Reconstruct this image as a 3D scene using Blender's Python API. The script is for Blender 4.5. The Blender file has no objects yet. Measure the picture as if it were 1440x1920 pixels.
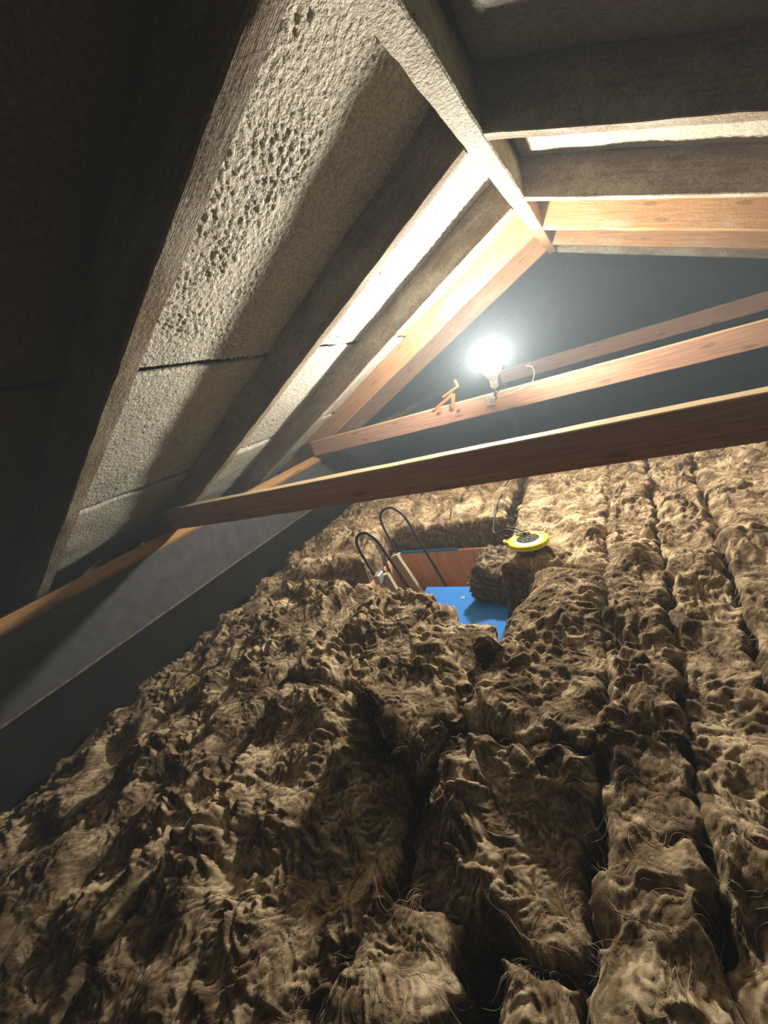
import bpy, math, random
import numpy as np
from mathutils import Matrix, Vector

random.seed(7)
rng = np.random.default_rng(11)
scene = bpy.context.scene
COL = scene.collection
H = 1.15                                   # eye height above the attic floor

# ------------------------------------------------------------------ camera
FPX = 727.067
AX = ((0.84896642, -0.1087721, -0.51713117),      # world x, y, z in image axes (right, down, forward)
      (0.43398026, -0.41486093, 0.79971966),
      (-0.30152471, -0.90335986, -0.30499806))
cam_data = bpy.data.cameras.new('camera')
cam = bpy.data.objects.new('camera', cam_data)
COL.objects.link(cam)
cam_data.sensor_fit = 'VERTICAL'
cam_data.sensor_height = 24.0
cam_data.lens = FPX / 1920.0 * 24.0
cam_data.clip_start = 0.01
m = Matrix.Identity(4)
for r in range(3):
    m[r][0] = AX[r][0]; m[r][1] = -AX[r][1]; m[r][2] = -AX[r][2]
m[2][3] = H
cam.matrix_world = m
scene.camera = cam

# ------------------------------------------------------------------ world, exposure
world = bpy.data.worlds.new('world')
scene.world = world
world.use_nodes = True
world.node_tree.nodes['Background'].inputs[0].default_value = (0.01, 0.012, 0.016, 1)
world.node_tree.nodes['Background'].inputs[1].default_value = 0.0
scene.view_settings.view_transform = 'Standard'
scene.view_settings.look = 'None'
scene.view_settings.gamma = 1.0
scene.view_settings.use_curve_mapping = False
scene.view_settings.exposure = 0.0
scene.cycles.max_bounces = 4
scene.cycles.diffuse_bounces = 3
scene.cycles.use_light_tree = False        # a single lamp lights the place
LAMP = Vector((-0.478, 2.13, H - 0.092))   # the one work lamp that lights the attic
LAMP_R = 0.055
LAMP_STRENGTH = 2850.0
HAZE = 0.03

# ------------------------------------------------------------------ helpers
def tag(o, label=None, cat=None, group=None, kind=None):
    if label: o['label'] = label
    if cat: o['category'] = cat
    if group: o['group'] = group
    if kind: o['kind'] = kind
    return o

def empty(name, loc, label=None, cat=None, group=None, kind=None):
    o = bpy.data.objects.new(name, None)
    o.empty_display_size = 0.05
    o.location = loc
    COL.objects.link(o)
    return tag(o, label, cat, group, kind)

def mesh_obj(name, verts, faces, mat, parent=None, smooth=True):
    me = bpy.data.meshes.new(name)
    verts = np.asarray(verts, dtype=np.float32)
    faces = np.asarray(faces, dtype=np.int32) if not isinstance(faces, list) else faces
    if isinstance(faces, np.ndarray):
        n, k = faces.shape
        me.vertices.add(len(verts)); me.vertices.foreach_set('co', verts.ravel())
        me.loops.add(n * k); me.loops.foreach_set('vertex_index', faces.ravel())
        me.polygons.add(n)
        me.polygons.foreach_set('loop_start', np.arange(0, n * k, k, dtype=np.int32))
        me.update(calc_edges=True)
    else:
        me.from_pydata([tuple(map(float, v)) for v in verts], [], faces)
        me.update()
    me.validate()
    me.polygons.foreach_set('use_smooth', [smooth] * len(me.polygons))
    me.materials.append(mat)
    o = bpy.data.objects.new(name, me)
    COL.objects.link(o)
    if parent is not None:
        attach(o, parent)
    return o

def attach(o, parent):
    """parent while keeping the world placement"""
    o.parent = parent
    if parent.type == 'EMPTY' or parent.matrix_basis != Matrix.Identity(4):
        o.matrix_parent_inverse = parent.matrix_basis.inverted()

def h3(ix, iy, iz, seed):
    n = (ix * 374761393 + iy * 668265263 + iz * 2147483647 + seed * 974634777) & 0xffffffff
    n = ((n ^ (n >> 13)) * 1274126177) & 0xffffffff
    n = n ^ (n >> 16)
    return (n & 0xffff) / 65535.0

def vnoise(p, seed=0):
    p = np.asarray(p, float)
    i = np.floor(p).astype(np.int64); f = p - i
    f = f * f * (3 - 2 * f)
    out = 0
    for a in (0, 1):
        for b in (0, 1):
            for c in (0, 1):
                w = (f[:, 0] if a else 1 - f[:, 0]) * (f[:, 1] if b else 1 - f[:, 1]) * (f[:, 2] if c else 1 - f[:, 2])
                out = out + w * h3(i[:, 0] + a, i[:, 1] + b, i[:, 2] + c, seed)
    return out * 2 - 1

def box_mesh(name, lo, hi, mat, parent=None, bevel=0.002):
    """a box with chamfered edges"""
    lo = np.array(lo, float); hi = np.array(hi, float)
    c = (lo + hi) / 2; h = (hi - lo) / 2
    b = min(bevel, h.min() * 0.45)
    verts = []
    for sx in (-1, 1):
        for sy in (-1, 1):
            for sz in (-1, 1):
                s = np.array((sx, sy, sz), float)
                for ax in range(3):
                    q = h - b; q[ax] = h[ax]
                    verts.append(s * q)
    idx = lambda sx, sy, sz, ax: ((sx * 2 + sy) * 2 + sz) * 3 + ax
    F = []
    for ax in range(3):
        u, v = [a for a in range(3) if a != ax]
        for s in (0, 1):
            q = []
            for (a, d) in ((0, 0), (1, 0), (1, 1), (0, 1)):
                k = [0, 0, 0]; k[ax] = s; k[u] = a; k[v] = d
                q.append(idx(*k, ax))
            F.append(q if (s == 1) ^ (ax == 1) else q[::-1])
    for ax in range(3):
        u, v = [a for a in range(3) if a != ax]
        for a in (0, 1):
            for d in (0, 1):
                k0 = [0, 0, 0]; k0[u] = a; k0[v] = d
                k1 = list(k0); k1[ax] = 1
                F.append([idx(*k0, u), idx(*k1, u), idx(*k1, v), idx(*k0, v)])
    for a in (0, 1):
        for d in (0, 1):
            for e in (0, 1):
                F.append([idx(a, d, e, 0), idx(a, d, e, 1), idx(a, d, e, 2)])
    o = mesh_obj(name, verts, F, mat, None, smooth=False)
    fix_normals(o)
    o.location = c
    if parent is not None:
        attach(o, parent)
    return o

def fix_normals(o):
    import bmesh
    bm = bmesh.new(); bm.from_mesh(o.data)
    bmesh.ops.recalc_face_normals(bm, faces=bm.faces)
    bm.to_mesh(o.data); bm.free()

def timber(name, p0, p1, up, thick, depth, mat, rough=0.0015, seed=0, cham=0.003, seg=0.04, parent=None, wane=0.0, trim=None):
    """sawn timber; p0-p1 is the middle of its lower face, up points through its depth; local x runs along it.
    trim(x, z) -> x lets an end be cut on the slant"""
    p0 = Vector(p0); p1 = Vector(p1)
    ex = (p1 - p0); L = ex.length; ex.normalize()
    ez = Vector(up); ez = (ez - ex * ez.dot(ex)).normalized()
    ey = ez.cross(ex)
    n = max(4, int(L / seg))
    t = thick / 2; d = depth; c = cham
    ring = []
    def side(a, b, k):
        for i in range(k):
            f = i / k
            ring.append((a[0] + (b[0] - a[0]) * f, a[1] + (b[1] - a[1]) * f))
    side((-t + c, 0), (t - c, 0), 3); side((t - c, 0), (t, c), 1)
    side((t, c), (t, d - c), 4); side((t, d - c), (t - c, d), 1)
    side((t - c, d), (-t + c, d), 3); side((-t + c, d), (-t, d - c), 1)
    side((-t, d - c), (-t, c), 4); side((-t, c), (-t + c, 0), 1)
    ring = np.array(ring); K = len(ring)
    xs = np.linspace(0, L, n + 1)
    V = np.zeros((n + 1, K, 3))
    V[:, :, 0] = xs[:, None]; V[:, :, 1] = ring[None, :, 0]; V[:, :, 2] = ring[None, :, 1]
    P = V.reshape(-1, 3)
    if trim:
        P[:, 0] = trim(P[:, 0], P[:, 2])
    q = P * np.array((6, 25, 25)) + seed * 13.7
    q2 = P * np.array((25, 40, 40)) + seed * 5.1
    nx = vnoise(q, 1) + 0.7 * vnoise(q2, 2); ny = vnoise(q, 3) + 0.7 * vnoise(q2, 4)
    cen = np.array((0, d / 2))
    P[:, 1] += rough * nx; P[:, 2] += rough * ny
    # slow bow along the length
    bow = vnoise(np.stack([P[:, 0] * 1.1 + seed, 0 * P[:, 0], 0 * P[:, 0]], 1), 5)
    P[:, 1] += bow * rough * 2
    if wane:
        edge = (np.abs(P[:, 1]) > t * 0.6) & (P[:, 2] < d * 0.4)
        w = np.clip(vnoise(q2 * 0.7, 9), 0, 1) * wane
        P[:, 2] += np.where(edge, w, 0)
    F = []
    for i in range(n):
        for k in range(K):
            a = i * K + k; b = i * K + (k + 1) % K
            F.append([a, a + K, b + K, b])
    F.append(list(range(K))); F.append(list(range(n * K + K - 1, n * K - 1, -1)))
    o = mesh_obj(name, P, F, mat, None, smooth=True)
    fix_normals(o)
    try:
        o.data.set_sharp_from_angle(angle=math.radians(32))
    except Exception:
        pass
    mm = Matrix.Identity(4)
    for r in range(3):
        mm[r][0] = ex[r]; mm[r][1] = ey[r]; mm[r][2] = ez[r]; mm[r][3] = p0[r]
    o.matrix_world = mm
    if parent is not None:
        attach(o, parent)
    return o

def smooth_path(pts, n):
    """Catmull-Rom through pts"""
    pts = [np.array(p, float) for p in pts]
    P = [2 * pts[0] - pts[1]] + pts + [2 * pts[-1] - pts[-2]]
    out = []
    for i in range(1, len(P) - 2):
        for k in range(n):
            t = k / n
            a, b, c, d = P[i - 1], P[i], P[i + 1], P[i + 2]
            out.append(0.5 * (2 * b + (c - a) * t + (2 * a - 5 * b + 4 * c - d) * t * t + (3 * b - a - 3 * c + d) * t ** 3))
    out.append(pts[-1])
    return np.array(out)

def tube(name, pts, r, mat, parent=None, sides=10, n=8, closed=False):
    path = smooth_path(pts, n)
    N = len(path)
    tan = np.gradient(path, axis=0); tan /= np.linalg.norm(tan, axis=1)[:, None] + 1e-12
    ref = np.array((0.31, 0.17, 0.93))
    V = []; u = np.cross(tan[0], ref); u /= np.linalg.norm(u)
    rr = r if callable(r) else (lambda f: r)
    for i in range(N):
        u = u - tan[i] * (u @ tan[i]); u /= np.linalg.norm(u)
        w = np.cross(tan[i], u)
        for k in range(sides):
            a = 2 * math.pi * k / sides
            V.append(path[i] + rr(i / (N - 1)) * (math.cos(a) * u + math.sin(a) * w))
    F = []
    for i in range(N - 1):
        for k in range(sides):
            a = i * sides + k; b = i * sides + (k + 1) % sides
            F.append([a, b, b + sides, a + sides])
    F.append(list(range(sides))[::-1]); F.append(list(range((N - 1) * sides, N * sides)))
    o = mesh_obj(name, V, F, mat, None, True)
    if parent is not None:
        attach(o, parent)
    return o

def lathe(name, prof, mat, M=None, parent=None, sides=40, a0=0.0, a1=2 * math.pi):
    full = abs(a1 - a0 - 2 * math.pi) < 1e-6
    S = sides if full else sides + 1
    V = []
    for (r, z) in prof:
        for k in range(S):
            a = a0 + (a1 - a0) * k / sides
            V.append((r * math.cos(a), r * math.sin(a), z))
    F = []
    for i in range(len(prof) - 1):
        for k in range(sides):
            a = i * S + k; b = i * S + (k + 1) % S
            F.append([a, b, b + S, a + S])
    if not full:
        F.append([i * S for i in range(len(prof))]); F.append([i * S + S - 1 for i in range(len(prof))][::-1])
    o = mesh_obj(name, V, F, mat, None, True)
    fix_normals(o)
    try:
        o.data.set_sharp_from_angle(angle=math.radians(35))
    except Exception:
        pass
    if M is not None:
        o.matrix_world = M
    if parent is not None:
        attach(o, parent)
    return o

# ------------------------------------------------------------------ materials
def new_mat(name):
    mt = bpy.data.materials.new(name); mt.use_nodes = True
    nt = mt.node_tree
    return mt, nt, nt.nodes['Principled BSDF']

def nd(nt, t, **kw):
    n = nt.nodes.new(t)
    for k, v in kw.items():
        setattr(n, k, v)
    return n

def mixc(nt, fac, a, b):
    n = nd(nt, 'ShaderNodeMix', data_type='RGBA')
    for s, v in ((n.inputs[0], fac), (n.inputs[6], a), (n.inputs[7], b)):
        if hasattr(v, 'is_linked'): nt.links.new(v, s)
        elif isinstance(v, tuple): s.default_value = (*v, 1)
        else: s.default_value = v
    return n.outputs[2]

def noise(nt, vec, scale, detail=4, rough=0.6, dist=0.0):
    n = nd(nt, 'ShaderNodeTexNoise')
    n.inputs['Scale'].default_value = scale; n.inputs['Detail'].default_value = detail
    n.inputs['Roughness'].default_value = rough; n.inputs['Distortion'].default_value = dist
    if vec is not None: nt.links.new(vec, n.inputs['Vector'])
    return n.outputs['Fac']

def ramp(nt, src, lo, hi, a=0.0, b=1.0):
    n = nd(nt, 'ShaderNodeMapRange')
    n.interpolation_type = 'SMOOTHSTEP'
    n.inputs[1].default_value = lo; n.inputs[2].default_value = hi
    n.inputs[3].default_value = a; n.inputs[4].default_value = b
    nt.links.new(src, n.inputs[0])
    return n.outputs[0]

def mathn(nt, op, a, b):
    n = nd(nt, 'ShaderNodeMath', operation=op)
    for s, v in ((n.inputs[0], a), (n.inputs[1], b)):
        if hasattr(v, 'is_linked'): nt.links.new(v, s)
        else: s.default_value = v
    return n.outputs[0]

def bump(nt, height, strength, dist, prev=None):
    n = nd(nt, 'ShaderNodeBump')
    n.inputs['Strength'].default_value = strength; n.inputs['Distance'].default_value = dist
    nt.links.new(height, n.inputs['Height'])
    if prev is not None: nt.links.new(prev, n.inputs['Normal'])
    return n.outputs['Normal']

def coords(nt, scale=(1, 1, 1), kind='Object'):
    tc = nd(nt, 'ShaderNodeTexCoord'); mp = nd(nt, 'ShaderNodeMapping')
    mp.inputs['Scale'].default_value = scale
    nt.links.new(tc.outputs[kind], mp.inputs['Vector'])
    return mp.outputs['Vector']

def wood(name, dark, light, dust, dust_lo, dust_hi, bumpy=0.5, gran=0.0, knots=True, top=None, specks=False):
    """sawn softwood with grain along local x and a patchy coat of dust"""
    mt, nt, b = new_mat(name)
    g = noise(nt, coords(nt, (1.5, 38, 38)), 3.0, 5, 0.65, 0.6)
    g2 = noise(nt, coords(nt, (4, 160, 160)), 3.0, 3, 0.6)
    col = mixc(nt, ramp(nt, g, 0.3, 0.72), dark, light)
    col = mixc(nt, ramp(nt, g2, 0.35, 0.75, 0.0, 0.35), col, tuple(c * 0.55 for c in dark))
    if knots:
        v = nd(nt, 'ShaderNodeTexVoronoi'); v.inputs['Scale'].default_value = 1.0
        nt.links.new(coords(nt, (4.5, 16, 16)), v.inputs['Vector'])
        col = mixc(nt, ramp(nt, v.outputs['Distance'], 0.08, 0.2, 0.6, 0.0), col, tuple(c * 0.45 for c in dark))
    dm = noise(nt, coords(nt, (2.2, 6, 6)), 2.0, 6, 0.68)
    df = noise(nt, coords(nt), 170.0, 3, 0.7)
    msk = mathn(nt, 'ADD', dm, mathn(nt, 'MULTIPLY', mathn(nt, 'SUBTRACT', df, 0.5), 0.7))
    dcol = mixc(nt, ramp(nt, noise(nt, coords(nt), 60.0, 4, 0.7), 0.35, 0.7), tuple(c * 0.72 for c in dust), dust)
    col = mixc(nt, ramp(nt, msk, dust_lo, dust_hi), col, dcol)
    if specks:
        col = mixc(nt, ramp(nt, noise(nt, coords(nt, (1, 1.6, 1)), 55.0, 4, 0.7), 0.60, 0.66, 0, 0.85), col, (0.05, 0.04, 0.03))
    if top:                                   # lamp light on the upper edge, mixed into the colour as a paler tone
        tc = nd(nt, 'ShaderNodeTexCoord'); sp = nd(nt, 'ShaderNodeSeparateXYZ')
        nt.links.new(tc.outputs['Normal'], sp.inputs[0])
        col = mixc(nt, ramp(nt, sp.outputs['Z'], 0.55, 0.85, 0, 0.9), col, top)
    nt.links.new(col, b.inputs['Base Color'])
    b.inputs['Roughness'].default_value = 0.88
    b.inputs['Specular IOR Level'].default_value = 0.2
    n = bump(nt, g2, bumpy, 0.0016)
    if gran:
        n = bump(nt, noise(nt, coords(nt), 110.0, 3, 0.65), gran, 0.006, n)
    nt.links.new(n, b.inputs['Normal'])
    return mt

M_RAFTER = wood('dusty_rafter_wood', (0.125, 0.082, 0.046), (0.22, 0.15, 0.088), (0.34, 0.30, 0.225), 0.38, 0.68, 0.9, 0.5)
M_RIDGE = wood('dusty_ridge_wood', (0.22, 0.16, 0.10), (0.36, 0.27, 0.17), (0.44, 0.40, 0.31), 0.25, 0.55, 0.6, 0.9, specks=True)
M_CLEAN = wood('orange_rafter_wood', (0.24, 0.115, 0.045), (0.36, 0.20, 0.085), (0.36, 0.28, 0.18), 0.5, 0.8, 0.6, 0.3)
M_TIE = wood('brown_tie_wood', (0.29, 0.155, 0.10), (0.43, 0.255, 0.165), (0.42, 0.36, 0.25), 0.62, 0.9, 0.5, 0.0, top=(0.66, 0.52, 0.30))
M_PLATE = wood('orange_plate_wood', (0.30, 0.15, 0.055), (0.48, 0.27, 0.11), (0.45, 0.38, 0.26), 0.58, 0.8, 0.5, 0.3)
M_LINING = wood('reddish_lining_wood', (0.60, 0.29, 0.16), (0.80, 0.47, 0.29), (0.6, 0.4, 0.28), 0.85, 1.0, 0.25)
M_STILE = wood('pale_stile_wood', (0.34, 0.27, 0.18), (0.46, 0.38, 0.27), (0.5, 0.45, 0.36), 0.7, 0.95, 0.3)

def sheathing(name, base, dark, stain, bump_s):
    mt, nt, b = new_mat(name)
    c = coords(nt)
    n1 = noise(nt, c, 7.0, 6, 0.65)
    n2 = noise(nt, c, 120.0, 4, 0.7)
    col = mixc(nt, ramp(nt, n2, 0.3, 0.7), dark, base)
    col = mixc(nt, ramp(nt, n1, 0.52, 0.75, 0, 0.55), col, stain)
    # isolated dark chips
    v = nd(nt, 'ShaderNodeTexNoise'); v.inputs['Scale'].default_value = 16; v.inputs['Detail'].default_value = 5
    nt.links.new(coords(nt, (1, 1.8, 1)), v.inputs['Vector'])
    col = mixc(nt, ramp(nt, v.outputs['Fac'], 0.72, 0.76, 0, 0.8), col, (0.03, 0.025, 0.02))
    nt.links.new(col, b.inputs['Base Color'])
    b.inputs['Roughness'].default_value = 0.95
    b.inputs['Specular IOR Level'].default_value = 0.1
    nn = bump(nt, noise(nt, c, 85.0, 3, 0.6), bump_s, 0.008)
    nn = bump(nt, noise(nt, c, 260.0, 2, 0.6), bump_s * 0.6, 0.003, nn)
    nt.links.new(nn, b.inputs['Normal'])
    return mt

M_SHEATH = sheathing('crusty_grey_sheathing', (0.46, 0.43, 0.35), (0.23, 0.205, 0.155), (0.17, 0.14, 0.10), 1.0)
M_SHEATH_SHADE = sheathing('shaded_brown_sheathing', (0.13, 0.10, 0.072), (0.08, 0.06, 0.043), (0.045, 0.036, 0.027), 0.5)  # shade of the nearest left bay put into the board colour
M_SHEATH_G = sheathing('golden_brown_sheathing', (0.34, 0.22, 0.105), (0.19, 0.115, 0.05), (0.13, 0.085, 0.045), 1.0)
M_SHEATH_R_SHADE = sheathing('shaded_grey_sheathing', (0.17, 0.155, 0.13), (0.10, 0.09, 0.075), (0.07, 0.06, 0.05), 0.5)  # darker copy of the right-slope boards, with shade in the colour
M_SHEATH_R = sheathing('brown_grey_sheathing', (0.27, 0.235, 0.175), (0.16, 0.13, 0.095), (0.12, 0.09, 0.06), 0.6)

def plain(name, col, rough=0.8, spec=0.3, var=0.25, scale=9.0, bumpy=0.0, metal=0.0):
    mt, nt, b = new_mat(name)
    c = coords(nt)
    n1 = noise(nt, c, scale, 5, 0.65)
    nt.links.new(mixc(nt, ramp(nt, n1, 0.3, 0.7), tuple(x * (1 - var) for x in col), tuple(min(1, x * (1 + var)) for x in col)), b.inputs['Base Color'])
    b.inputs['Roughness'].default_value = rough
    b.inputs['Specular IOR Level'].default_value = spec
    b.inputs['Metallic'].default_value = metal
    if bumpy:
        nt.links.new(bump(nt, noise(nt, c, 140.0, 3, 0.6), bumpy, 0.003), b.inputs['Normal'])
    return mt

M_MEMBRANE = plain('dark_roofing_membrane', (0.030, 0.033, 0.038), 0.85, 0.2, 0.3, 3.0, 0.3)
M_FLOOR = plain('dark_attic_floor', (0.016, 0.014, 0.013), 0.95, 0.05, 0.3, 6.0, 0.3)
M_WALL = plain('dark_blockwork', (0.11, 0.095, 0.08), 0.9, 0.1, 0.3, 6.0, 0.5)
M_PANEL = plain('charcoal_board', (0.062, 0.060, 0.061), 0.8, 0.25, 0.22, 14.0, 0.25)
M_BATTEN = plain('dusty_batten', (0.13, 0.115, 0.09), 0.9, 0.2, 0.3, 40.0, 0.4)
M_BLUE = plain('sky_blue_board', (0.026, 0.145, 0.42), 0.8, 0.15, 0.08, 30.0, 0.15)
M_BLACK = plain('black_steel_tube', (0.022, 0.021, 0.022), 0.4, 0.5, 0.2, 60.0)
M_RUBBER = plain('black_cable_rubber', (0.02, 0.02, 0.021), 0.6, 0.4, 0.2, 60.0)
M_YELLOW = plain('yellow_plastic', (0.80, 0.78, 0.02), 0.45, 0.5, 0.05, 60.0)
M_INK = plain('black_print', (0.02, 0.02, 0.015), 0.6, 0.3, 0.1, 60.0)
M_HUB = plain('charcoal_plastic', (0.028, 0.028, 0.032), 0.85, 0.08, 0.15, 80.0)
M_GREYLINE = plain('grey_plastic_edge', (0.10, 0.10, 0.095), 0.8, 0.1, 0.15, 80.0)
M_ORANGE = plain('orange_plastic', (0.50, 0.10, 0.018), 0.45, 0.5, 0.1, 60.0)
M_WHITE = plain('white_plastic', (0.75, 0.74, 0.70), 0.45, 0.5, 0.06, 60.0)
M_STEEL = plain('galvanised_steel', (0.45, 0.45, 0.44), 0.4, 0.5, 0.15, 60.0, 0, 0.7)
M_PAPER = plain('pale_scrap', (0.72, 0.68, 0.56), 0.9, 0.1, 0.1, 60.0)

def bulb_mat():
    mt, nt, b = new_mat('lit_bulb')
    b.inputs['Base Color'].default_value = (0.9, 0.9, 0.9, 1)
    b.inputs['Emission Color'].default_value = (1.0, 0.965, 0.875, 1)
    b.inputs['Emission Strength'].default_value = LAMP_STRENGTH
    return mt
M_BULB = bulb_mat()

def wool_mat(name, dark, mid, light, bs=0.5):
    mt, nt, b = new_mat(name)
    at = nd(nt, 'ShaderNodeAttribute', attribute_name='tone')
    c = coords(nt)
    t = mathn(nt, 'ADD', at.outputs['Fac'], mathn(nt, 'MULTIPLY', mathn(nt, 'SUBTRACT', noise(nt, c, 55.0, 5, 0.7, 1.5), 0.5), 0.55))
    cr = nd(nt, 'ShaderNodeValToRGB')
    e = cr.color_ramp.elements
    e[0].position = 0.12; e[0].color = (*dark, 1)
    e[1].position = 0.9; e[1].color = (*light, 1)
    k = e.new(0.5); k.color = (*mid, 1)
    nt.links.new(t, cr.inputs[0])
    nt.links.new(cr.outputs[0], b.inputs['Base Color'])
    b.inputs['Roughness'].default_value = 1.0
    b.inputs['Specular IOR Level'].default_value = 0.05
    nn = bump(nt, noise(nt, c, 170.0, 4, 0.7, 2.0), bs, 0.004)
    nt.links.new(nn, b.inputs['Normal'])
    return mt
M_WOOL = wool_mat('brown_mineral_wool', (0.058, 0.038, 0.021), (0.195, 0.138, 0.080), (0.46, 0.36, 0.225))
M_WOOL_GREY = wool_mat('grey_brown_mineral_wool', (0.06, 0.047, 0.032), (0.15, 0.115, 0.075), (0.30, 0.24, 0.16))

# ------------------------------------------------------------------ the roof's geometry
S = 0.439                                  # fall of each slope
XL, XR = -0.227, -0.1755                   # faces of the ridge board
ZR = H + 0.45                              # underside of the ridge board
VD = 0.135                                 # rafter depth measured plumb
COSA = 1 / math.sqrt(1 + S * S)
def zl(x, up=0.0): return ZR + S * (x - XL) + up
def zr(x, up=0.0): return ZR - S * (x - XR) + up
EAVE_L, EAVE_R = -2.62, 2.22
Y0, Y_END, Y_FAR = -2.4, 3.40, 6.05

# the shell
floor = box_mesh('floor', (EAVE_L, Y0, -0.05), (EAVE_R, Y_FAR, 0.0), M_FLOOR); tag(floor, 'dark attic floor under the brown insulation', 'floor', kind='structure')
def wall(name, lo, hi, label, mat=M_WALL):
    return tag(box_mesh(name, lo, hi, mat), label, 'wall', kind='structure')
wall('wall_left', (EAVE_L - 0.1, Y0, -0.05), (EAVE_L, Y_FAR, zl(EAVE_L) + 0.14), 'low dark eaves wall behind the charcoal boards')
wall('wall_right', (EAVE_R, Y0, -0.05), (EAVE_R + 0.1, Y_FAR, zr(EAVE_R) + 0.14), 'low dark eaves wall outside the right of the picture')
def gable(name, y0, y1, mat, label):
    pts = [(EAVE_L, -0.05), (EAVE_R, -0.05), (EAVE_R, zr(EAVE_R, VD)), ((XL + XR) / 2, ZR + VD + 0.02), (EAVE_L, zl(EAVE_L, VD))]
    V = [(x, y0, z) for x, z in pts] + [(x, y1, z) for x, z in pts]
    n = len(pts)
    F = [list(range(n)), list(range(2 * n - 1, n - 1, -1))] + [[i, i + n, (i + 1) % n + n, (i + 1) % n] for i in range(n)]
    o = mesh_obj(name, V, F, mat, None, False); fix_normals(o)
    return tag(o, label, 'wall', kind='structure')
gable('wall_far', Y_FAR, Y_FAR + 0.1, M_MEMBRANE, 'dark bluish gable wall beyond the end of the ridge board')
gable('wall_near', Y0 - 0.1, Y0, M_WALL, 'dark gable wall behind the viewer')

# sheathing boards
def fft_field(n, lo, hi, seed):
    g = np.random.default_rng(seed).standard_normal((n, n)).astype(np.float32)
    fx = np.fft.fftfreq(n)[:, None]; fy = np.fft.rfftfreq(n)[None, :]
    fr = np.sqrt(fx * fx + fy * fy) + 1e-9
    wl = 1 / fr
    w = np.exp(-np.clip(np.log(wl / hi), 0, None) ** 2 * 4) * np.exp(-np.clip(np.log(lo / wl), 0, None) ** 2 * 4)
    w = w * (fr ** -1.0)
    o = np.fft.irfft2(np.fft.rfft2(g) * w, (n, n)).astype(np.float32)
    o -= o.mean(); o /= o.std()
    return o

def sample(fld, i, j):
    n, k = fld.shape
    i0 = np.floor(i).astype(np.int64); j0 = np.floor(j).astype(np.int64)
    a = (i - i0).astype(np.float32); b = (j - j0).astype(np.float32)
    i1 = (i0 + 1) % n; j1 = (j0 + 1) % k; i0 %= n; j0 %= k
    return (fld[i0, j0] * (1 - a) * (1 - b) + fld[i1, j0] * a * (1 - b) + fld[i0, j1] * (1 - a) * b + fld[i1, j1] * a * b)

GRAN = fft_field(512, 3, 9, 5)             # 512 cells of 4 mm
SAG = fft_field(512, 80, 250, 6)
def sheath_board(name, side, xa, xb, ya, yb, cell, mat, parent, amp=0.0022, sag=0.004, drop_a=0.0, drop_b=0.0, edge=0.0, label=None):
    """one roof board; xa is its upper edge, xb its lower edge, drop lets an edge sag below the slope"""
    nx = max(2, int(abs(xb - xa) / cell)); ny = max(2, int((yb - ya) / cell))
    u = np.linspace(0, 1, nx + 1); v = np.linspace(ya, yb, ny + 1)
    U, Vv = np.meshgrid(u, v, indexing='ij')
    wob_a = edge * vnoise(np.stack([Vv[0] * 9, Vv[0] * 0, Vv[0] * 0 + xa * 7], 1), 21)
    wob_b = edge * vnoise(np.stack([Vv[0] * 9, Vv[0] * 0, Vv[0] * 0 + xb * 7], 1), 22)
    Xg = (xa + wob_a)[None, :] * (1 - U) + (xb + wob_b)[None, :] * U
    f = zl if side < 0 else zr
    Zg = f(Xg, VD + 0.001)
    i = Xg / 0.0026; j = Vv / 0.0026
    hgt = amp * 0.5 * (np.clip(sample(GRAN, i, j), -2.0, 2.2) + 2.0) * (0.8 + 0.3 * np.clip(sample(SAG, i * 1.2 + 40, j * 1.2), -1.5, 1.5))
    hgt += sag * (np.clip(sample(SAG, i, j * 0.6), -2, 2) + 2.0)
    Zg = Zg - hgt
    Zg = Zg + 0.002 - drop_a * (1 - U) ** 6 * (0.7 + 0.3 * np.sin(Vv * 9)) - drop_b * U ** 6 * (0.7 + 0.3 * np.sin(Vv * 7 + 1))
    n1 = (nx + 1) * (ny + 1)
    top = np.stack([Xg, Vv, Zg], -1).reshape(-1, 3)
    back = np.stack([Xg, Vv, np.maximum(Zg + 0.012, f(Xg, VD + 0.012))], -1)
    rim_i = [(a, 0) for a in range(nx + 1)] + [(nx, b) for b in range(1, ny + 1)] + [(a, ny) for a in range(nx - 1, -1, -1)] + [(0, b) for b in range(ny - 1, 0, -1)]
    bv = np.array([back[a, b] for a, b in rim_i])
    V = np.concatenate([top, bv])
    A, B = np.meshgrid(np.arange(nx), np.arange(ny), indexing='ij')
    q = (A * (ny + 1) + B)
    quads = np.stack([q, q + 1, q + ny + 2, q + ny + 1], -1).reshape(-1, 4)
    R = len(rim_i)
    rim = np.array([a * (ny + 1) + b for a, b in rim_i])
    k = np.arange(R); k2 = (k + 1) % R
    sides = np.stack([rim[k], rim[k2], n1 + k2, n1 + k], -1)
    # a coarse back face so the board is solid
    V = np.concatenate([V, [[(xa + xb) / 2, (ya + yb) / 2, f((xa + xb) / 2, VD + 0.02)]]])
    c = len(V) - 1
    tris = np.stack([n1 + k, n1 + k2, np.full(R, c), np.full(R, c)], -1)
    F = np.concatenate([quads, sides])
    o = mesh_obj(name, V, F, mat, None, True)
    import bmesh
    bm = bmesh.new(); bm.from_mesh(o.data); bm.verts.ensure_lookup_table()
    for t in range(R):
        bm.faces.new((bm.verts[n1 + t], bm.verts[n1 + (t + 1) % R], bm.verts[c]))
    bm.normal_update(); bm.to_mesh(o.data); bm.free()
    fix_normals(o)
    attach(o, parent)
    if label: o['label'] = label
    return o

ceiling = empty('ceiling', ((XL + XR) / 2, 1.0, ZR), 'pitched attic ceiling of dusty boards above the rafters', 'ceiling', kind='structure')
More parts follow.
